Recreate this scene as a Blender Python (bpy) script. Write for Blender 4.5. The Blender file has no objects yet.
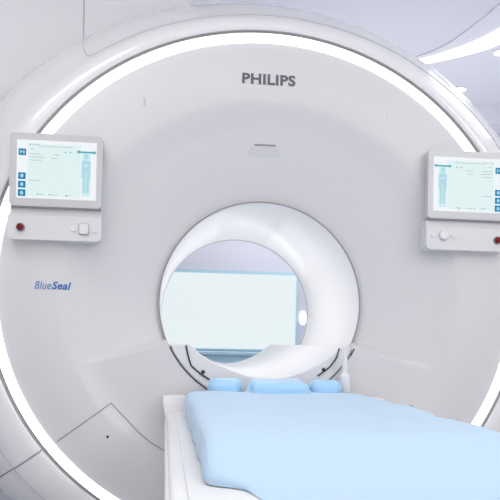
import bpy, bmesh, math, random
from mathutils import Vector, Matrix
PI = math.pi
random.seed(4)
sc = bpy.context.scene
C = sc.collection
FZ = -0.10                       # floor level

# ------------------------------------------------------------------ materials
def s2l(c):
    c = c / 255.0
    return c / 12.92 if c <= 0.04045 else ((c + 0.055) / 1.055) ** 2.4
def rgb(r, g, b): return (s2l(r), s2l(g), s2l(b), 1.0)
def mat(name, col, rough=0.4, coat=0.0, metal=0.0, noise=0.0, nscale=8.0, bump=0.0, spec=0.5, sheen=0.0):
    m = bpy.data.materials.new(name); m.use_nodes = True
    nt = m.node_tree; b = nt.nodes['Principled BSDF']
    b.inputs['Base Color'].default_value = col
    b.inputs['Roughness'].default_value = rough
    b.inputs['Coat Weight'].default_value = coat
    b.inputs['Coat Roughness'].default_value = 0.08
    b.inputs['Metallic'].default_value = metal
    b.inputs['Specular IOR Level'].default_value = spec
    b.inputs['Sheen Weight'].default_value = sheen
    if noise > 0 or bump > 0:
        tc = nt.nodes.new('ShaderNodeTexCoord')
        n = nt.nodes.new('ShaderNodeTexNoise'); n.inputs['Scale'].default_value = nscale
        n.inputs['Detail'].default_value = 4
        nt.links.new(tc.outputs['Object'], n.inputs['Vector'])
        if noise > 0:
            r = nt.nodes.new('ShaderNodeValToRGB')
            r.color_ramp.elements[0].color = tuple(c * (1 - noise) for c in col[:3]) + (1,)
            r.color_ramp.elements[1].color = tuple(min(1, c * (1 + noise)) for c in col[:3]) + (1,)
            nt.links.new(n.outputs['Fac'], r.inputs['Fac'])
            nt.links.new(r.outputs['Color'], b.inputs['Base Color'])
        if bump > 0:
            bp = nt.nodes.new('ShaderNodeBump'); bp.inputs['Strength'].default_value = bump
            bp.inputs['Distance'].default_value = 0.01
            nt.links.new(n.outputs['Fac'], bp.inputs['Height'])
            nt.links.new(bp.outputs['Normal'], b.inputs['Normal'])
    return m
def emit(name, col, strength):
    m = bpy.data.materials.new(name); m.use_nodes = True
    b = m.node_tree.nodes['Principled BSDF']
    b.inputs['Base Color'].default_value = (col[0] * .04, col[1] * .04, col[2] * .04, 1)
    b.inputs['Roughness'].default_value = .4
    b.inputs['Specular IOR Level'].default_value = 0.1
    b.inputs['Emission Color'].default_value = col
    b.inputs['Emission Strength'].default_value = strength
    return m

M = {
 'face':    mat('satin_white_cover', (.73, .715, .725, 1), .42, 0.05, noise=.012, nscale=2),
 'bezel':   mat('gloss_white_bezel', (.86, .85, .86, 1), .22, .7, noise=.01, nscale=2),
 'hous':    mat('satin_white_housing', (.80, .79, .81, 1), .55, 0.0, noise=.015, nscale=2),
 'lip':     mat('grey_lip', (.55, .545, .555, 1), .45),
 'liner':   mat('white_bore_liner', (.90, .89, .90, 1), .4, .1, noise=.008, nscale=3),
 'insert':  mat('white_bridge', (.82, .81, .82, 1), .38, .1, noise=.01, nscale=4),
 'seam':    mat('grey_seam', (.30, .30, .32, 1), .6),
 'seam2':   mat('pale_seam', (.50, .50, .52, 1), .6),
 'black':   mat('black_rubber', (.012, .012, .014, 1), .5),
 'mono':    mat('grey_monitor_frame', (.60, .595, .61, 1), .35, .15),
 'conso':   mat('pale_console_plastic', (.74, .73, .74, 1), .35, .1),
 'red':     mat('dark_red_button', (.20, .008, .014, 1), .4, .0, spec=.2),
 'redrim':  mat('grey_button_collar', (.25, .22, .23, 1), .35),
 'button':  mat('white_button', (.80, .80, .81, 1), .3, .2),
 'letter':  mat('dark_grey_lettering', rgb(98, 99, 106), .5),
 'bluelet': mat('blue_lettering', rgb(58, 112, 186), .5),
 'bluelet2':mat('light_blue_lettering', rgb(98, 142, 200), .5),
 'table':   mat('white_table_plastic', (.93, .925, .925, 1), .35, .2, noise=.008, nscale=5),
 'tgrey':   mat('light_grey_table_recess', (.86, .86, .86, 1), .45),
 'pad':     mat('blue_pad_vinyl', rgb(178, 221, 252), .5, .05, noise=.02, nscale=6),
 'sheet':   mat('blue_sheet_cloth', rgb(193, 220, 242), .75, 0, noise=.02, nscale=7, bump=.12, sheen=.2),
 'ceil':    mat('lavender_ceiling', (.78, .785, .85, 1), .7, noise=.01, nscale=1.5),
 'drop':    mat('lavender_dropped_ceiling', (.82, .825, .88, 1), .6, noise=.01, nscale=1.5),
 'wall':    mat('lavender_wall', (.76, .765, .84, 1), .6, noise=.015, nscale=1.5),
 'floor':   mat('pale_floor', (.66, .67, .71, 1), .3, .2, noise=.03, nscale=3),
 'frame':   mat('pale_cyan_window_frame', rgb(186, 222, 236), .4),
 'cab':     mat('pale_blue_cabinet', rgb(196, 230, 246), .5, noise=.02, nscale=4),
 'white':   mat('white_trim', (.85, .85, .87, 1), .4),
 'E_ring':  emit('ring_glow', (1, 1, 1, 1), 2.2),
 'E_strip': emit('ceiling_strip_glow', (.97, .98, 1, 1), 2.2),
 'E_down':  emit('downlight_glow', (1, 1, 1, 1), 3.0),
 'E_lamp':  emit('wall_lamp_glow', (1, 1, 1, 1), 1.3),
 'E_win':   emit('window_glow', (.80, .88, .90, 1), 0.98),
 'E_panel': emit('ceiling_panel_glow', (1, .985, .96, 1), 5.8),
 'E_scr':   emit('screen_glow', (.75, .89, .89, 1), .95),
 'E_scr2':  emit('screen_white', (.86, .90, .93, 1), .98),
 'E_icon':  emit('screen_blue_icon', (.01, .24, .50, 1), .9),
 'E_body':  emit('screen_body_cyan', (.52, .84, .95, 1), .8),
 'E_col':   emit('screen_column_pale', (.66, .88, .93, 1), .92),
 'E_bar':   emit('screen_teal_bar', (.12, .50, .60, 1), .8),
 'E_txt':   emit('screen_grey_text', (.50, .60, .64, 1), .8),
 'E_dot':   emit('screen_dark_dot', (.14, .22, .26, 1), .8),
 'E_ico2':  emit('screen_icon_mark', (.50, .78, .90, 1), .8),
}

# ------------------------------------------------------------------ builders
def link(name, me, mats, parent=None, smooth=True, bevel=0, seg=3, subsurf=0, angle=35):
    o = bpy.data.objects.new(name, me); C.objects.link(o)
    for m in (mats if isinstance(mats, (list, tuple)) else [mats]): me.materials.append(m)
    if smooth:
        for p in me.polygons: p.use_smooth = True
        if hasattr(me, 'set_sharp_from_angle'): me.set_sharp_from_angle(angle=math.radians(angle))
    if bevel:
        b = o.modifiers.new('bevel', 'BEVEL'); b.width = bevel; b.segments = seg
        b.limit_method = 'ANGLE'; b.angle_limit = math.radians(30); b.harden_normals = False
    if subsurf:
        s = o.modifiers.new('sub', 'SUBSURF'); s.levels = subsurf; s.render_levels = subsurf
    if parent is not None: o.parent = parent
    return o
def mesh(name, vs, fs, fix=True):
    me = bpy.data.meshes.new(name); me.from_pydata([tuple(v) for v in vs], [], fs); me.update()
    if fix:
        bm = bmesh.new(); bm.from_mesh(me); bmesh.ops.recalc_face_normals(bm, faces=bm.faces)
        bm.to_mesh(me); bm.free()
    return me
def box(name, x0, x1, y0, y1, z0, z1, m, parent=None, bevel=0, seg=3):
    vs = [(x, y, z) for x in (x0, x1) for y in (y0, y1) for z in (z0, z1)]
    fs = [(0,1,3,2), (4,6,7,5), (0,4,5,1), (2,3,7,6), (0,2,6,4), (1,5,7,3)]
    return link(name, mesh(name, vs, fs), m, parent, True, bevel, seg)
def prism(name, pts, y0, y1, m, parent=None, bevel=0, seg=3, angle=35):
    n = len(pts)
    vs = [(x, y0, z) for x, z in pts] + [(x, y1, z) for x, z in pts]
    fs = [tuple(range(n)), tuple(range(2*n-1, n-1, -1))] + [(i, (i+1) % n, n+(i+1) % n, n+i) for i in range(n)]
    me = mesh(name, vs, fs)
    bm = bmesh.new(); bm.from_mesh(me)
    bmesh.ops.triangulate(bm, faces=[f for f in bm.faces if len(f.verts) > 4])
    bm.to_mesh(me); bm.free()
    return link(name, me, m, parent, True, bevel, seg, angle=angle)
def slab(name, pts, z0, z1, m, parent=None, bevel=0):     # polygon in XY given thickness in Z
    n = len(pts)
    vs = [(x, y, z0) for x, y in pts] + [(x, y, z1) for x, y in pts]
    fs = [tuple(range(n)), tuple(range(2*n-1, n-1, -1))] + [(i, (i+1) % n, n+(i+1) % n, n+i) for i in range(n)]
    return link(name, mesh(name, vs, fs), m, parent, True, bevel)
def loft(name, rings, m, parent=None, closed=True, capped=False, fix=True, angle=40):
    n = len(rings[0]); vs = [p for r in rings for p in r]; fs = []
    for k in range(len(rings)-1):
        for i in range(n if closed else n-1):
            j = (i+1) % n
            fs.append((k*n+i, k*n+j, (k+1)*n+j, (k+1)*n+i))
    if capped:
        fs.append(tuple(range(n))); fs.append(tuple(range(len(vs)-1, len(vs)-n-1, -1)))
    return link(name, mesh(name, vs, fs, fix), m, parent, angle=angle)
def ell(a, b, cz, y, n=192):
    return [(a*math.cos(2*PI*i/n), y, cz+b*math.sin(2*PI*i/n)) for i in range(n)]
def tube(name, pts, r, m, parent=None, n=8, closed=False, flat=1.0):
    P = [Vector(p) for p in pts]; rings = []
    for i, p in enumerate(P):
        a = P[(i-1) % len(P)] if (closed or i > 0) else p
        b = P[(i+1) % len(P)] if (closed or i < len(P)-1) else p
        t = (b-a).normalized()
        u = Vector((0, 1, 0)) - t*t.y
        if u.length < 1e-3: u = Vector((1, 0, 0)) - t*t.x
        u.normalize(); w = t.cross(u)
        rr = r[i] if isinstance(r, (list, tuple)) else r
        rings.append([tuple(p + (w*math.cos(2*PI*k/n) + u*flat*math.sin(2*PI*k/n))*rr) for k in range(n)])
    if closed: rings.append(rings[0])
    return loft(name, rings, m, parent, True, not closed)
def rrect(x0, x1, z0, z1, r, n=5):
    out = []
    for cx, cz, a0 in ((x1-r, z1-r, 0), (x0+r, z1-r, 90), (x0+r, z0+r, 180), (x1-r, z0+r, 270)):
        for i in range(n+1):
            a = math.radians(a0 + 90*i/n); out.append((cx+r*math.cos(a), cz+r*math.sin(a)))
    return out
def lathe_y(name, prof, cx, cz, m, parent=None, n=32, sx=1):  # prof: (radius, y)
    rings = [[(cx+sx*r*math.cos(2*PI*i/n), y, cz+r*math.sin(2*PI*i/n)) for i in range(n)] for r, y in prof]
    return loft(name, rings, m, parent, True, True)
def lathe_z(name, prof, cx, cy, m, parent=None, n=32):        # prof: (radius, z)
    rings = [[(cx+r*math.cos(2*PI*i/n), cy+r*math.sin(2*PI*i/n), z) for i in range(n)] for r, z in prof]
    return loft(name, rings, m, parent, True, True)
def smooth_path(pts, k=8):
    P = [Vector(p) for p in pts]; out = []
    for i in range(len(P)-1):
        p0 = P[max(i-1, 0)]; p1 = P[i]; p2 = P[i+1]; p3 = P[min(i+2, len(P)-1)]
        for j in range(k):
            t = j/k
            out.append(0.5*((2*p1)+(-p0+p2)*t+(2*p0-5*p1+4*p2-p3)*t*t+(-p0+3*p1-3*p2+p3)*t**3))
    out.append(P[-1]); return [tuple(v) for v in out]
def empty(name, loc, label, cat, group=None):
    o = bpy.data.objects.new(name, None); C.objects.link(o); o.location = loc
    o.empty_display_size = .1
    o['label'] = label; o['category'] = cat
    if group: o['group'] = group
    return o
def adopt(o, parent):
    bpy.context.view_layer.update()
    o.parent = parent; o.matrix_parent_inverse = parent.matrix_world.inverted()
    return o
def tag(o, label, cat, group=None):
    o['label'] = label; o['category'] = cat
    if group: o['group'] = group
    return o
def struct(o): o['kind'] = 'structure'; return o

# ------------------------------------------------------------------ the scanner
scanner = empty('mri_scanner', (0, 0, 0), 'white round-fronted MRI scanner with a glowing ring light, open bore and two side monitors', 'scanner')
RIM, CRZ = .37, 1.042
def prof(u):
    if u < .62: y = .115*(1-u/.62)**1.12
    else: y = 0
    if u > .45: y -= .016*math.sin(PI*min(1, (u-.45)/.55))**1.3
    return y
def face_pt(u, ph):
    rx = RIM+u*(.913-RIM); rz = RIM+u*(.873-RIM); cz = CRZ+u*.041
    return (rx*math.cos(ph), prof(u), cz+rz*math.sin(ph))
def face_u(x, z):
    lo, hi = -.2, 1.1
    for _ in range(30):
        u = (lo+hi)/2
        rx = RIM+u*(.913-RIM); rz = RIM+u*(.873-RIM); cz = CRZ+u*.041
        if (x/rx)**2+((z-cz)/rz)**2 > 1: lo = u
        else: hi = u
    return (lo+hi)/2
YB = .015
def smin(a, b, k=.022):
    h = max(k-abs(a-b), 0)/k
    return min(a, b) - h*h*k/4
def face_y(x, z):
    y = prof(max(0, min(1, face_u(x, z))))
    if math.atan2(CRZ-z, abs(x)) > math.radians(21.6) and face_u(x, z) < .615: y = smin(y, YB) - .0006
    return y
N = 192
rings = [[face_pt(k/64, 2*PI*i/N) for i in range(N)] for k in range(65)]
loft('front_cover', rings, M['face'], scanner, angle=60)
# lit ring
SA, SB = .9465, .9075
loft('ring_light', [ell(.913, .873, 1.083, .006), ell(.914, .874, 1.083, -.002), ell(.920, .880, 1.083, -.005),
                    ell(SA-.006, SB-.006, 1.083, -.005), ell(SA-.001, SB-.001, 1.083, -.002), ell(SA, SB, 1.083, .006),
                    ell(.913, .873, 1.083, .006)], M['E_ring'], scanner)
loft('ring_lip', [ell(SA, SB, 1.083, -.001), ell(SA+.002, SB+.002, 1.083, .010), ell(SA+.010, SB+.008, 1.083, .008), ell(SA+.0125, SB+.0105, 1.083, -.006)], M['lip'], scanner)
def ell_pt(a, b, y, ph, n=2.0, cx=0.0):
    c, s = math.cos(ph), math.sin(ph)
    if s < 0 and n != 2.0:
        k = (abs(c)**n + abs(s)**n)**(-1/n)
        # keep the angle, move the point out onto the fuller lower half
        return (cx+a*c*k, y, 1.083+b*s*k)
    return (cx+a*c, y, 1.083+b*s)
def ell2(a, b, y, n, cx): return [ell_pt(a, b, y, 2*PI*i/192, n, cx) for i in range(192)]
BZ = [(SA+.012, SB+.010, -.006, 2.0, 0), (SA+.016, SB+.0135, -.0095, 2.0, 0), (.98, .932, -.010, 2.03, 0), (1.00, .946, -.006, 2.07, 0), (1.02, .960, .003, 2.12, 0),
      (1.04, .973, .016, 2.17, 0), (1.06, .986, .033, 2.2, 0), (1.085, 1.004, .056, 2.2, -.003), (1.115, 1.030, .088, 2.18, -.006), (1.15, 1.062, .13, 2.16, -.009), (1.185, 1.096, .185, 2.13, -.012),
      (1.212, 1.124, .24, 2.1, -.014), (1.229, 1.142, .29, 2.08, -.015), (1.235, 1.149, .325, 2.06, -.015), (1.232, 1.146, .338, 2.06, -.015), (1.218, 1.13, .352, 2.05, -.015), (1.18, 1.10, .37, 2.0, -.01), (1.10, 1.04, .40, 2.0, 0)]
loft('bezel', [ell2(*r) for r in BZ], M['bezel'], scanner, angle=50)
tube('bezel_seam', [ell_pt(1.0605, .9865, .0325, math.radians(-147+273*i/192), 2.2) for i in range(193)], .0014, M['seam2'], scanner, 6)
body = [ell(1.10, 1.04, 1.083, .40), ell(1.07, 1.02, 1.083, .45), ell(1.03, .99, 1.083, .8), ell(.98, .95, 1.083, 1.0), ell(.92, .90, 1.083, 1.06),
        ell(.60, .60, 1.06, 1.10), ell(.41, .41, CRZ, 1.10), ell(.375, .375, CRZ, 1.085)]
loft('rear_cover', body, M['bezel'], scanner, angle=50)
def circ(r, y): return ell(r, r, CRZ, y)
loft('bore_liner', [circ(.373, .094), circ(.366, .100), circ(.364, .13), circ(.366, .6), circ(.366, 1.05), circ(.375, 1.085)], M['liner'], scanner)
tube('bore_rim_seam', [(.371*math.cos(2*PI*i/160), .0955, CRZ+.371*math.sin(2*PI*i/160)) for i in range(160)], .0026, M['seam'], scanner, 6, closed=True)
tube('bore_rim_seam', [(.3675*math.cos(2*PI*i/160), 1.062, CRZ+.3675*math.sin(2*PI*i/160)) for i in range(160)], .0035, M['seam2'], scanner, 6, closed=True)

# docking cover (the flat apron under the two fold lines), it melts into the dished face
FA = math.radians(21.6)
rows = []
us = [0.0, 0.0, .004] + [.01+.60*k/40 for k in range(41)] + [.615, .615]
for k, u in enumerate(us):
    row = []
    for i in range(141):
        w_ = [0, .0015, .004, .007, .010, .013, .016, .020, .026, .035]
        q = w_[i]/.62 if i < 10 else (PI-2*FA)-w_[140-i]/.62 if i > 130 else .035/.62+(PI-2*FA-.07/.62)*(i-9)/122
        ph = PI+FA+q
        x, y, z = face_pt(u, ph)
        d = min(q, PI-2*FA-q)*(.37+u*.54)      # metres away from the fold
        t = min(1, d/.016)
        y = prof(u)*(1-t) + smin(prof(u), YB)*t - .0006
        if k == 0 or k == len(us)-1: y = .13
        elif k == 1: y += .003
        row.append((x, y, z))
    rows.append([(row[0][0], .13, row[0][2])] + row + [(row[-1][0], .13, row[-1][2])])
loft('docking_cover', rows, M['face'], scanner, closed=False, angle=40)

# bridge inside the bore: a trough with two side ledges
def bridge_poly():
    p = [(-.326, .886), (-.262, .889), (-.250, .882), (-.223, .854), (-.175, .826), (-.119, .801), (-.05, .778), (.012, .769), (.08, .776),
         (.149, .798), (.211, .830), (.262, .868), (.283, .884), (.298, .889), (.327, .889)]
    q = []
    aR = math.atan2(.889-CRZ, .327)
    r = .3655
    for i in range(33):
        a = math.atan2(.889-CRZ, .327) - i/32*(PI + 2*aR)
        q.append((r*math.cos(a), CRZ+r*math.sin(a)))
    return p + q[1:-1]
prism('bridge_trough', bridge_poly(), .022, 1.78, M['insert'], scanner, bevel=.005, seg=3, angle=25)
yb = .0185
tube('bridge_seam', smooth_path([(-.273, yb, .884), (-.264, yb, .845), (-.254, yb, .815), (-.248, yb, .808), (-.22, yb, .785), (-.187, yb, .764)], 6), .0026, M['black'], scanner, 8)
tube('bridge_seam', smooth_path([(.277, yb, .884), (.268, yb, .85), (.256, yb, .832), (.24, yb, .812), (.20, yb, .783)], 6), .0024, M['black'], scanner, 8)
def arcpath(a, b, r, y, n=24): return [(r*math.cos(math.radians(a+(b-a)*i/n)), y, CRZ+r*math.sin(math.radians(a+(b-a)*i/n))) for i in range(n+1)]
tube('apron_seam', arcpath(206.5, 238,   .3675, .013), .0017, M['black'], scanner, 8)
tube('apron_seam', arcpath(-30, -25.5, .3675, .013), .0017, M['black'], scanner, 8)
lathe_y('screw_cap', [(.002, .0165), (.0055, .0168), (.0065, .019), (.0065, .024)], -.211, .791, M['black'], scanner, 16)
lathe_y('screw_cap', [(.002, .0165), (.0055, .0168), (.0065, .019), (.0065, .024)], .222, .806, M['black'], scanner, 16)

# panel seams on the front
def face_line(name, pts, r, m, step=.02):
    out = []
    for (x0, z0), (x1, z1) in zip(pts, pts[1:]):
        n = max(2, int(math.hypot(x1-x0, z1-z0)/step))
        for i in range(n): t = i/n; out.append((x0+(x1-x0)*t, z0+(z1-z0)*t))
    out.append(pts[-1])
    return tube(name, [(x, face_y(x, z)-.0003, z) for x, z in out], r, m, scanner, 6)
face_line('access_panel_seam', [(-.706, .547), (-.527, .680), (-.50, .651), (-.47, .620), (-.433, .581), (-.39, .545), (-.35, .52), (-.30, .495), (-.2, .46)], .0018, M['seam'])
face_line('access_panel_seam', [(.706, .547), (.543, .683), (.52, .662), (.47, .620), (.433, .581), (.39, .545), (.35, .52), (.30, .495), (.2, .46)], .0018, M['seam'])
for sx in (-1, 1):
    lathe_y('screw_hole', [(.0012, face_y(sx*.535, .566)-.003), (.0045, face_y(sx*.535, .566)-.0028), (.0045, .02)], sx*.535, .566, M['black'], scanner, 14)
    # radial joint across the bezel
    pts = []
    for k, (a, b, y, n, cx) in enumerate(BZ[:14]):
        x, yy, z = ell_pt(a, b, y, -math.radians(37.9+1.6*k/13), n, 0)
        pts.append((sx*x+cx, yy-.0005, z))
    tube('bezel_joint', pts, .0024, M['seam'], scanner, 6)
# narrow sensor slots
for sx in (-1, 1):
    x, z = sx*.432, 1.718
    prism('sensor_slot', rrect(x-.0045, x+.0045, z-.016, z+.016, .0044), face_y(x, z)-.003, face_y(x, z)+.02, M['conso'] if sx > 0 else M['mono'], scanner, .001)
# vent slit with scoop
y0 = face_y(-.012, 1.60)
prism('bore_light_slit', rrect(-.043, .036, 1.603, 1.610, .003), y0-.006, y0+.03, M['seam'], scanner)
sc_v = []
top = [(-.060, 1.602), (.036, 1.602)]; bot = [(-.078, 1.574), (.056, 1.574)]
v = [(-.047, y0-.009, 1.603), (.040, y0-.009, 1.603), (.056, face_y(0, 1.566)-.0005, 1.566), (-.078, face_y(0, 1.566)-.0005, 1.566),
     (-.047, y0+.02, 1.603), (.040, y0+.02, 1.603), (.056, y0+.03, 1.566), (-.078, y0+.03, 1.566)]
link('slit_scoop', mesh('slit_scoop', v, [(0,1,2,3), (4,7,6,5), (0,4,5,1), (1,5,6,2), (2,6,7,3), (3,7,4,0)]), M['face'], scanner, bevel=.003)

# housing of the magnet, upper left behind the bezel
hp = [(-2.1, 1.2), (-1.02, 1.2), (-.80, 1.60), (-.55, 1.80), (-.275, 1.90), (-.275, 2.66), (-.30, 2.69), (-.34, 2.70), (-2.1, 2.70)]
prism('magnet_housing', hp, .362, 1.0, M['hous'], scanner, bevel=.03, seg=4)
tube('housing_seam', [(-.687, .3605, 2.0), (-.687, .3605, 2.66)], .0022, M['seam2'], scanner, 6)
hs = []
for k in range(6, 14):
    a, b, y, n, cx = BZ[k]
    x = -.622 - .063*((k-6)/7)**.6
    hs.append((x, y-.001, 1.083+b*math.sqrt(1-((x-cx)/a)**2)))
tube('housing_seam', hs, .0018, M['seam2'], scanner, 6)

# writing
def letters(name, body, x, z, width, height, m, shear=0, bold=0.0, y_off=.0015, spacing=1.0):
    cu = bpy.data.curves.new(name, 'FONT'); cu.body = body; cu.size = 1; cu.extrude = .02
    cu.offset = bold; cu.shear = shear; cu.space_character = spacing; cu.resolution_u = 4
    t = bpy.data.objects.new(name+'_src', cu); C.objects.link(t)
    bpy.context.view_layer.update()
    me = bpy.data.meshes.new_from_object(t.evaluated_get(bpy.context.evaluated_depsgraph_get()))
    bpy.data.objects.remove(t); bpy.data.curves.remove(cu)
    xs = [v.co.x for v in me.vertices]; ys = [v.co.y for v in me.vertices]
    x0, x1, b0, b1 = min(xs), max(xs), min(ys), max(ys)
    for v in me.vertices:
        X = x + (v.co.x-x0)/(x1-x0)*width; Z = z + (v.co.y-b0)/(b1-b0)*height
        v.co = (X, face_y(X, Z) - y_off - v.co.z*.02, Z)
    me.update(); me.name = name
    return link(name, me, m, scanner, smooth=False)
letters('lettering', 'PHILIPS', -.097, 1.803, .189, .0385, M['letter'], bold=.032, spacing=1.06)
letters('lettering', 'Blue', -.788, 1.0655, .0545, .0265, M['bluelet2'], shear=.25, bold=.0, spacing=1.05)
letters('lettering', 'Seal', -.731, 1.0655, .062, .0265, M['bluelet'], shear=.25, bold=.022, spacing=1.05)

# monitors with control panels
def quad(vs, fs, mi, x0, x1, z0, z1, y, k):
    n = len(vs); vs += [(x0, y, z0), (x1, y, z0), (x1, y, z1), (x0, y, z1)]; fs.append((n, n+1, n+2, n+3)); mi.append(k)
def poly_y(vs, fs, mi, pts, y, k):
    n = len(vs); vs += [(x, y, z) for x, z in pts]; fs.append(tuple(range(n, n+len(pts)))); mi.append(k)
def disc(cx, cz, rx, rz, n=14): return [(cx+rx*math.cos(2*PI*i/n), cz+rz*math.sin(2*PI*i/n)) for i in range(n)]
def console(sx):
    before = set(C.objects)
    # local frame: u runs from the icon edge (outer) to the body-graphic edge (inner)
    xo, xi = sx*.868, sx*.567
    lo, hi = min(xo, xi), max(xo, xi)
    yF = -.064
    mon = prism('monitor', rrect(lo, hi, 1.336, 1.578, .013, 6), yF, -.034, M['mono'], scanner, bevel=.003)
    # thin dark gap under the monitor
    prism('monitor_gasket', rrect(lo+.004, hi-.002, 1.3315, 1.3365, .002), yF+.003, -.036, M['seam'], mon)
    # screen: one mesh, one face per drawn mark
    so, si = sx*.845, sx*.586
    z0, z1 = 1.362, 1.555
    U = lambda t: so + (si-so)*t           # t 0..1 from icon side to body side
    W = lambda t: z1 + (z0-z1)*t           # t 0..1 from top down
    vs, fs, mi = [], [], []
    def Q(t0, t1, w0, w1, k, lay): quad(vs, fs, mi, min(U(t0), U(t1)), max(U(t0), U(t1)), W(w1), W(w0), yF-.0008-.0002*lay, k)
    Q(0, 1, 0, 1, 1, 0)                     # white frame
    Q(.0, 1, .0, .045, 1, 1)
    Q(.135, .80, .06, .96, 0, 1)            # minty work area
    Q(.02, .135, .75, .97, 0, 1)
    for w in (.155, .565, .71, .855):       # blue icons
        Q(.022, .115, w, w+.115, 2, 2)
    poly_y(vs, fs, mi, [(U(.04), W(.175)), (U(.04), W(.245)), (U(.075), W(.21))], yF-.0014, 8)
    Q(.078, .095, .18, .245, 8, 3)
    for w in (.62, .768, .915):
        poly_y(vs, fs, mi, disc(U(.068), W(w), .0055, .0065), yF-.0014, 8)
    # column with the body outline
    Q(.815, .925, .17, .93, 4, 2)
    Q(.76, .985, .155, .185, 5, 3)
    poly_y(vs, fs, mi, disc(U(.775), W(.17), .006, .005), yF-.0016, 5)
    poly_y(vs, fs, mi, disc(U(.97), W(.17), .006, .005), yF-.0016, 5)
    c = .87
    poly_y(vs, fs, mi, disc(U(c), W(.245), .0072, .0095), yF-.0015, 3)
    Q(c-.045, c+.045, .31, .50, 3, 4)
    Q(c-.058, c-.040, .33, .62, 3, 4); Q(c+.040, c+.058, .33, .62, 3, 4)
    Q(c-.038, c-.006, .50, .87, 3, 4); Q(c+.006, c+.038, .50, .87, 3, 4)
    Q(c-.03, c+.03, .395, .41, 1, 5)
    # small illegible text marks, drawn as grey dashes
    for t, w, L in ((.19, .07, .10), (.26, .095, .44), (.17, .15, .05), (.16, .235, .14), (.45, .235, .09), (.16, .285, .18),
                    (.43, .295, .08), (.16, .34, .15), (.16, .69, .14), (.28, .925, .06), (.44, .925, .08), (.62, .925, .06)):
        Q(t, t+L, w, w+.010, 6, 3)
    for t, w in ((.165, .08), (.605, .19), (.67, .185), (.265, .925), (.415, .925), (.625, .94)):
        poly_y(vs, fs, mi, disc(U(t), W(w), .0022, .0022, 8), yF-.0017, 7)
    me = mesh('screen', vs, fs, fix=False)
    me.materials.clear()
    o = link('screen', me, [M[k] for k in ('E_scr', 'E_scr2', 'E_icon', 'E_body', 'E_col', 'E_bar', 'E_txt', 'E_dot', 'E_ico2')], mon, smooth=False)
    for p, k in zip(me.polygons, mi): p.material_index = k
    # make all faces look towards the viewer
    bm = bmesh.new(); bm.from_mesh(me)
    for f in bm.faces:
        f.normal_update()
        if f.normal.y > 0: f.normal_flip()
    bm.to_mesh(me); bm.free()
    # neck + control panel
    prism('monitor_neck', rrect(lo+.003, hi-.001, 1.296, 1.333, .003), -.046, .0, M['conso'], scanner, bevel=.002)
    r = .018
    pl, pr = (lo-.004, hi) if sx < 0 else (lo, hi+.004)
    pan = [(pl, 1.306), (pl, 1.226+r)] + [(pl+r-r*math.cos(a), 1.226+r-r*math.sin(a)) for a in [i*PI/12 for i in range(1, 7)]] \
        + [(pr-r, 1.226)] + [(pr-r+r*math.sin(a), 1.226+r-r*math.cos(a)) for a in [i*PI/12 for i in range(1, 7)]] + [(pr, 1.306)]
    cp = prism('control_panel', pan, -.058, .004, M['conso'], scanner, bevel=.004)
    lathe_y('button_collar', [(.0145, -.056), (.0140, -.0625), (.011, -.0635)], sx*.830, 1.266, M['redrim'], cp, 24)
    lathe_y('stop_button', [(.0108, -.060), (.0108, -.069), (.0085, -.0725), (.003, -.0735)], sx*.830, 1.266, M['red'], cp, 24)
    if sx < 0:
        prism('jog_collar', rrect(-.6415, -.6065, 1.246, 1.287, .008), -.0600, -.055, M['seam2'], cp, .001)
        prism('jog_button', rrect(-.638, -.610, 1.250, 1.284, .006), -.067, -.055, M['button'], cp, .003)
        prism('button', rrect(-.667, -.651, 1.258, 1.274, .003), -.062, -.055, M['button'], cp, .002)
        prism('button', rrect(-.597, -.581, 1.256, 1.272, .003), -.062, -.055, M['button'], cp, .002)
    else:
        lathe_y('jog_collar', [(.019, -.055), (.019, -.0600), (.017, -.0605)], .629, 1.275, M['mono'], cp, 28)
        lathe_y('jog_button', [(.0165, -.055), (.0165, -.066), (.013, -.069)], .629, 1.277, M['button'], cp, 28)
        lathe_y('button', [(.008, -.055), (.008, -.061), (.006, -.062)], .592, 1.276, M['button'], cp, 20)
        lathe_y('button', [(.008, -.055), (.008, -.061), (.006, -.062)], .666, 1.276, M['button'], cp, 20)
        for o in set(C.objects) - before:           # the right console hangs a little higher
            if o.parent == scanner: o.location.z += .016
console(-1); console(1)

# ------------------------------------------------------------------ call bulb hanging on the right of the bore
bulb = empty('patient_call_bulb', (.290, -.02, .722), 'white patient call bulb hanging by its cord right of the bore', 'call bulb')
b1 = lathe_z('bulb_body', [(.008, .722), (.018, .724), (.0205, .730), (.0205, .75), (.0205, .778), (.019, .789), (.012, .796), (.0095, .802)], .290, -.02, M['white'])
b2 = lathe_z('bulb_neck', [(.0095, .800), (.011, .812), (.0105, .83), (.008, .852), (.004, .87)], .290, -.02, M['white'])
b3 = tube('cord', smooth_path([(.290, -.02, .865), (.292, -.018, .88), (.296, -.005, .893), (.304, .02, .899), (.312, .05, .893)], 6), .003, M['white'])
for o in (b1, b2, b3): adopt(o, bulb)

# ------------------------------------------------------------------ patient table
table = empty('patient_table', (.033, -.9, FZ), 'white patient table docked in front of the scanner bore, under the blue sheet', 'table')
def T(o): return adopt(o, table)
XL, XR = -.337, .403
def TX(x): return x
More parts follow.
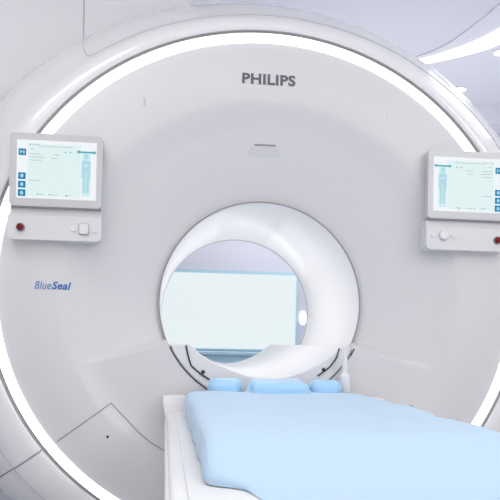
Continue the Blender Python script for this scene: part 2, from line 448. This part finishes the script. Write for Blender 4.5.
# table frame
T(box('table_frame', XL, XR, -1.80, -.03, .54, .656, M['table'], bevel=.014, seg=4))
T(box('frame_recess', XL+.028, XR-.028, -1.78, -.10, .650, .6602, M['tgrey'], bevel=.003, seg=2))
e = T(prism('end_cap', [(-.350, .712), (-.350, .690), (-.337, .62), (-.337, .56), (.403, .56), (.403, .62), (.416, .69), (.416, .712), (.34, .712), (.335, .67), (-.268, .67), (-.272, .712)],
      -.085, -.010, M['table'], bevel=.005))
T(box('side_rail', XL-.006, XL+.012, -1.75, -.12, .585, .640, M['table'], bevel=.006))
T(box('side_rail', XR-.012, XR+.006, -1.75, -.12, .585, .640, M['table'], bevel=.006))
T(box('release_handle', XL-.018, XL+.02, -1.66, -1.42, .60, .652, M['table'], bevel=.012))
ped = []
for z, hx, ya, yb_ in ((.545, .22, -1.45, -.25), (.40, .19, -1.38, -.32), (.12, .18, -1.35, -.35), (-.02, .22, -1.42, -.28)):
    ped.append([(.033+hx*math.copysign(abs(math.cos(a))**.45, math.cos(a)), (ya+yb_)/2+(yb_-ya)/2*math.copysign(abs(math.sin(a))**.45, math.sin(a)), z) for a in [2*PI*i/48 for i in range(48)]])
T(loft('pedestal', ped, M['table'], capped=True))
bs = []
for z, k in ((-.075, 1.0), (-.03, 1.0), (-.01, .94)):
    bs.append([(.033+.29*k*math.copysign(abs(math.cos(a))**.4, math.cos(a)), -.85+.72*k*math.copysign(abs(math.sin(a))**.4, math.sin(a)), z) for a in [2*PI*i/48 for i in range(48)]])
T(loft('base', bs, M['tgrey'], capped=True))
for sx in (-1, 1):
    for yy in (-1.45, -.25):
        rg = [[(.033+sx*.25+dx, yy+.04*math.cos(2*PI*i/20), FZ+.04+.04*math.sin(2*PI*i/20)) for i in range(20)] for dx in (-.018, .018)]
        T(loft('caster', rg, M['seam'], capped=True))

# mattress with its raised head end
mat_t = empty('table_mattress', (.033, -.7, .657), 'light blue mattress on the patient table with a notched head end at the bore', 'mattress')
def Mt(o): return adopt(o, mat_t)
Mt(box('mattress_body', -.262, .326, -1.12, -.09, .6604, .7235, M['pad'], bevel=.02, seg=5))
def soft(name, pts_xy, z0, z1, m, bev=.018):
    return slab(name, pts_xy, z0, z1, m, bevel=bev)
def lobe_poly(x0, x1, y0, y1, r):
    return rrect(x0, x1, y0, y1, r, 6)
o = soft('head_section', [(-.062, -.20), (-.062, -.08)] + [(-.062+.04*(1-math.cos(a)), -.08+.05*math.sin(a)) for a in [i*PI/12 for i in range(1, 7)]]
         + [(.090+.04*math.sin(a), -.08+.05*math.cos(a)) for a in [i*PI/12 for i in range(0, 7)]] + [(.130, -.20)], .705, .768, M['pad'])
Mt(o)
for x0, x1 in ((-.200, -.082), (.150, .265)):
    Mt(soft('head_lobe', lobe_poly(x0, x1, -.116, -.03, .040), .700, .774, M['pad'], .024))

# the sheet
def sheet():
    nu, nv = 60, 110
    vs, fs = [], []
    Ys = []
    for j in range(nv+1):
        t = j/nv; Ys.append(-.115 - 1.54*t)
    prof_l = [(0, .6615), (-.003, .690), (-.002, .708), (.004, .722), (.016, .7285), (.034, .731)]
    for j, Y in enumerate(Ys):
        k = min(1, max(0, (-1.17-Y)/.26)); k = k*k*(3-2*k)          # falls off the mattress end
        head = min(1, max(0, (Y+.215)/.095)); head = head*head*(3-2*head)
        xl = -.275 if Y > -1.33 else -.275 + min(1, (-1.33-Y)/.035)*.06 + max(0, -1.365-Y)*.25
        xr = .338 + .006*math.sin(Y*17) + .004*math.sin(Y*41+1) + .0035*math.sin(Y*9)
        row = []
        m_ = 6
        L = [(xl+dx, z) for dx, z in prof_l]
        Rr = [(xr-dx, z) for dx, z in prof_l][::-1]
        x_a, x_b = L[-1][0], Rr[0][0]
        mid = [(x_a+(x_b-x_a)*i/(nu-12), .731) for i in range(1, nu-12)]
        for x, z in L+mid+Rr:
            fl = .6613
            wr = .0022*math.sin(x*23+Y*9)+.0016*math.sin(x*11-Y*21+2)+.0012*math.sin(x*47+Y*33)
            zz = z*(1-k) + (fl)*k
            hx = min(1, max(0, (.108-abs(x-.034))/.02)); hx = hx*hx*(3-2*hx)
            yy = Y + hx*max(0, (Y+.30)/.185)*.062
            if z > .72:
                zz += (wr+.0015)*(.5 if k < .5 else .35)
                # rides over the raised head section
                if head > 0:
                    zz += head*hx*.044
            elif j % 1 == 0:
                x += .002*math.sin(Y*26+x)
            row.append((x, yy, max(zz, .6613)))
        vs += row
    n = len(row)
    for j in range(nv):
        for i in range(n-1):
            fs.append((j*n+i, j*n+i+1, (j+1)*n+i+1, (j+1)*n+i))
    me = mesh('draped_sheet', vs, fs)
    o = link('draped_sheet', me, M['sheet'], None)
    s = o.modifiers.new('solid', 'SOLIDIFY'); s.thickness = .0012; s.offset = 1
    s2 = o.modifiers.new('sub', 'SUBSURF'); s2.levels = 1; s2.render_levels = 1
    return o
sh = tag(sheet(), 'thin pale blue sheet draped over the mattress on the patient table', 'sheet')

# ------------------------------------------------------------------ the room
struct(box('floor', -3.2, 3.6, -4.2, 3.1, FZ-.1, FZ, M['floor']))
struct(box('wall_back', -3.2, 3.6, 3.0, 3.1, FZ, 3.0, M['wall']))
struct(box('wall_left', -3.3, -3.2, -4.2, 3.1, FZ, 3.0, M['wall']))
struct(box('wall_right', 3.6, 3.7, -4.2, 3.1, FZ, 3.0, M['wall']))
struct(box('ceiling', -3.2, 3.6, -4.2, 3.0, 2.762, 2.90, M['ceil']))
struct(box('trim_1', -3.2, 3.6, 2.74, 3.0, 2.62, 2.765, M['drop'], bevel=.01))
# dropped part of the ceiling with its curved edge
edge = smooth_path([(.2, 2.62, 0), (.65, 2.42, 0), (.98, 2.21, 0), (1.219, 1.963, 0), (1.335, 1.753, 0), (1.391, 1.445, 0), (1.413, 1.193, 0), (1.42, .7, 0), (1.36, .1, 0), (1.15, -.6, 0), (.8, -1.3, 0), (.7, -2.2, 0), (.9, -4.2, 0)], 8)
dp = [(x, y) for x, y, z in edge] + [(3.59, -4.19), (3.59, 2.75), (.2, 2.75)]
dc = slab('ceiling', dp, 2.75, 2.78, M['drop']); struct(dc)
si_ = smooth_path([(.70, 2.36, 0), (.95, 2.18, 0), (1.146, 2.042, 0), (1.307, 1.925, 0), (1.467, 1.685, 0), (1.549, 1.459, 0), (1.60, 1.15, 0), (1.62, .6, 0), (1.56, 0, 0), (1.36, -.7, 0), (1.1, -1.3, 0)], 6)
so_ = smooth_path([(.70, 2.40, 0), (.96, 2.24, 0), (1.17, 2.12, 0), (1.337, 2.01, 0), (1.53, 1.829, 0), (1.644, 1.655, 0), (1.73, 1.35, 0), (1.77, .7, 0), (1.70, 0, 0), (1.47, -.72, 0), (1.15, -1.36, 0)], 6)
def ribbon_slab(name, A, B, z0, z1, m, parent=None):
    n = len(A); rings = [[(a[0], a[1], z0), (b[0], b[1], z0), (b[0], b[1], z1), (a[0], a[1], z1)] for a, b in zip(A, B)]
    return loft(name, rings, m, parent, True, True, angle=30)
tag(ribbon_slab('ceiling_strip_light', si_, so_, 2.742, 2.752, M['E_strip']), 'curved glowing strip light sweeping across the ceiling, upper right', 'ceiling light')
def downlight(x, y, label):
    t = empty('downlight', (x, y, 2.75), label, 'downlight', 'round downlights in the dropped ceiling')
    o = lathe_z('trim_ring', [(.052, 2.7505), (.054, 2.744), (.048, 2.742), (.044, 2.744)], x, y, M['white']); adopt(o, t)
    o = lathe_z('lamp', [(.0455, 2.749), (.0455, 2.743), (.03, 2.741)], x, y, M['E_down']); adopt(o, t)
downlight(1.725, 2.45, 'small round ceiling downlight beside the scanner bezel, below the curved strip light')
downlight(1.715, 1.78, 'small round ceiling downlight at the right edge of the photo under the strip light')
# pale flat diffuser above the gantry
dfu = empty('air_diffuser', (-.36, 1.4, 2.762), 'pale square ceiling diffuser peeking over the top of the scanner', 'vent')
adopt(box('diffuser_frame', -.62, -.107, 1.10, 1.72, 2.735, 2.7615, M['white'], bevel=.006), dfu)
adopt(box('diffuser_panel', -.58, -.147, 1.14, 1.68, 2.729, 2.737, M['white'], bevel=.003), dfu)

# lit window in the back wall
wn = struct(box('window_1', -.75, .672, 2.965, 3.0, .826, 1.44, M['frame'], bevel=.004))
pane = box('pane', -.73, .655, 2.958, 2.97, .845, 1.418, M['E_win']); pane.parent = wn
# low cabinet below
cb = empty('low_cabinet', (.1, 2.8, FZ), 'low pale blue cabinet under the lit window seen through the bore', 'cabinet')
adopt(box('cabinet_body', -.8, 1.0, 2.66, 2.955, FZ+.08, .80, M['cab'], bevel=.006), cb)
adopt(box('cabinet_top', -.82, 1.02, 2.64, 2.956, .80, .826, M['cab'], bevel=.006), cb)
adopt(box('plinth', -.78, .98, 2.70, 2.95, FZ, FZ+.08, M['seam2']), cb)
for k in range(3):
    x0 = -.79+k*.6
    d = adopt(box('door', x0+.005, x0+.585, 2.648, 2.662, FZ+.10, .70, M['cab'], bevel=.004), cb)
    hd = box('handle', x0+.25, x0+.34, 2.632, 2.650, .63, .642, M['white'], bevel=.003)
    hd.parent = d; hd.matrix_parent_inverse = d.matrix_world.inverted() if False else Matrix.Identity(4)
# wall lamp
lp = empty('wall_lamp', (.712, 3.0, 1.094), 'small oval white wall lamp right of the lit window through the bore', 'lamp')
adopt(box('back_plate', .697, .727, 2.985, 3.0, 1.06, 1.13, M['white'], bevel=.004), lp)
adopt(lathe_z('globe', [(.004, 1.038), (.016, 1.044), (.026, 1.062), (.030, 1.094), (.026, 1.126), (.016, 1.144), (.004, 1.150)], .712, 2.957, M['E_lamp']), lp)

# ceiling light panels over the room in front of the scanner
def panel_light(x, y, w, d, label):
    t = empty('ceiling_panel_light', (x, y, 2.762), label, 'ceiling light')
    adopt(box('panel_frame', x-w/2-.03, x+w/2+.03, y-d/2-.03, y+d/2+.03, 2.737, 2.7615, M['white'], bevel=.004), t)
    adopt(box('panel_diffuser', x-w/2, x+w/2, y-d/2, y+d/2, 2.730, 2.739, M['E_panel']), t)
panel_light(-1.3, -1.1, 1.2, .6, 'rectangular ceiling panel light on the left, in front of the scanner')
panel_light(.1, -1.9, 1.0, .6, 'rectangular ceiling panel light over the foot of the patient table')
panel_light(-1.3, -2.9, 1.2, .6, 'rectangular ceiling panel light furthest from the scanner, to the left')

def area(name, loc, rot, sx, sy, power, col=(1, 1, 1)):
    l = bpy.data.lights.new(name, 'AREA'); l.shape = 'RECTANGLE'; l.size = sx; l.size_y = sy; l.energy = power; l.color = col
    o = bpy.data.objects.new(name, l); C.objects.link(o); o.location = loc; o.rotation_euler = rot; return o
area('room_light', (1.75, 0.0, 2.70), (0, 0, 0), 1.0, 2.0, 9)
area('bore_lamp', (0, .62, 1.385), (0, 0, 0), .25, .7, 2.1)
area('rear_room_fill', (.6, 2.0, 2.60), (0, 0, 0), 2.2, .9, 13, (.95, .97, 1))  # added fill for the rear ceiling and back wall, no fixture here
area('rear_ceiling_fill', (1.2, 1.9, 1.2), (PI, 0, 0), 2.6, .8, 13, (.97, .98, 1))  # unseen upward fill behind the gantry, added to lift the dark ceiling
area('front_right_fill', (2.0, -3.2, 2.5), (math.radians(50), 0, math.radians(32)), 1.2, 1.2, 30)  # added fill without a fixture, brightens the right of the scanner face

# ------------------------------------------------------------------ world, camera, view
w = bpy.data.worlds.new('world'); sc.world = w; w.use_nodes = True
nt = w.node_tree; bg = nt.nodes['Background']
bg.inputs['Color'].default_value = (.985, .97, .985, 1); bg.inputs['Strength'].default_value = .80

th = math.atan(86/720.0)
cam = bpy.data.cameras.new('camera'); co = bpy.data.objects.new('camera', cam); C.objects.link(co)
cam.sensor_width = 36; cam.sensor_fit = 'HORIZONTAL'; cam.lens = 720/500*36; cam.shift_y = 92/500
cam.clip_start = .05
co.matrix_world = Matrix.Translation((-.35, -2.52, .90)) @ Matrix.Rotation(-th, 4, 'Z') @ Matrix.Rotation(PI/2, 4, 'X') @ Matrix.Rotation(.02, 4, 'Z')
sc.camera = co
vs_ = sc.view_settings
vs_.view_transform = 'Standard'; vs_.look = 'None'; vs_.exposure = 0.0; vs_.gamma = 1; vs_.use_curve_mapping = False
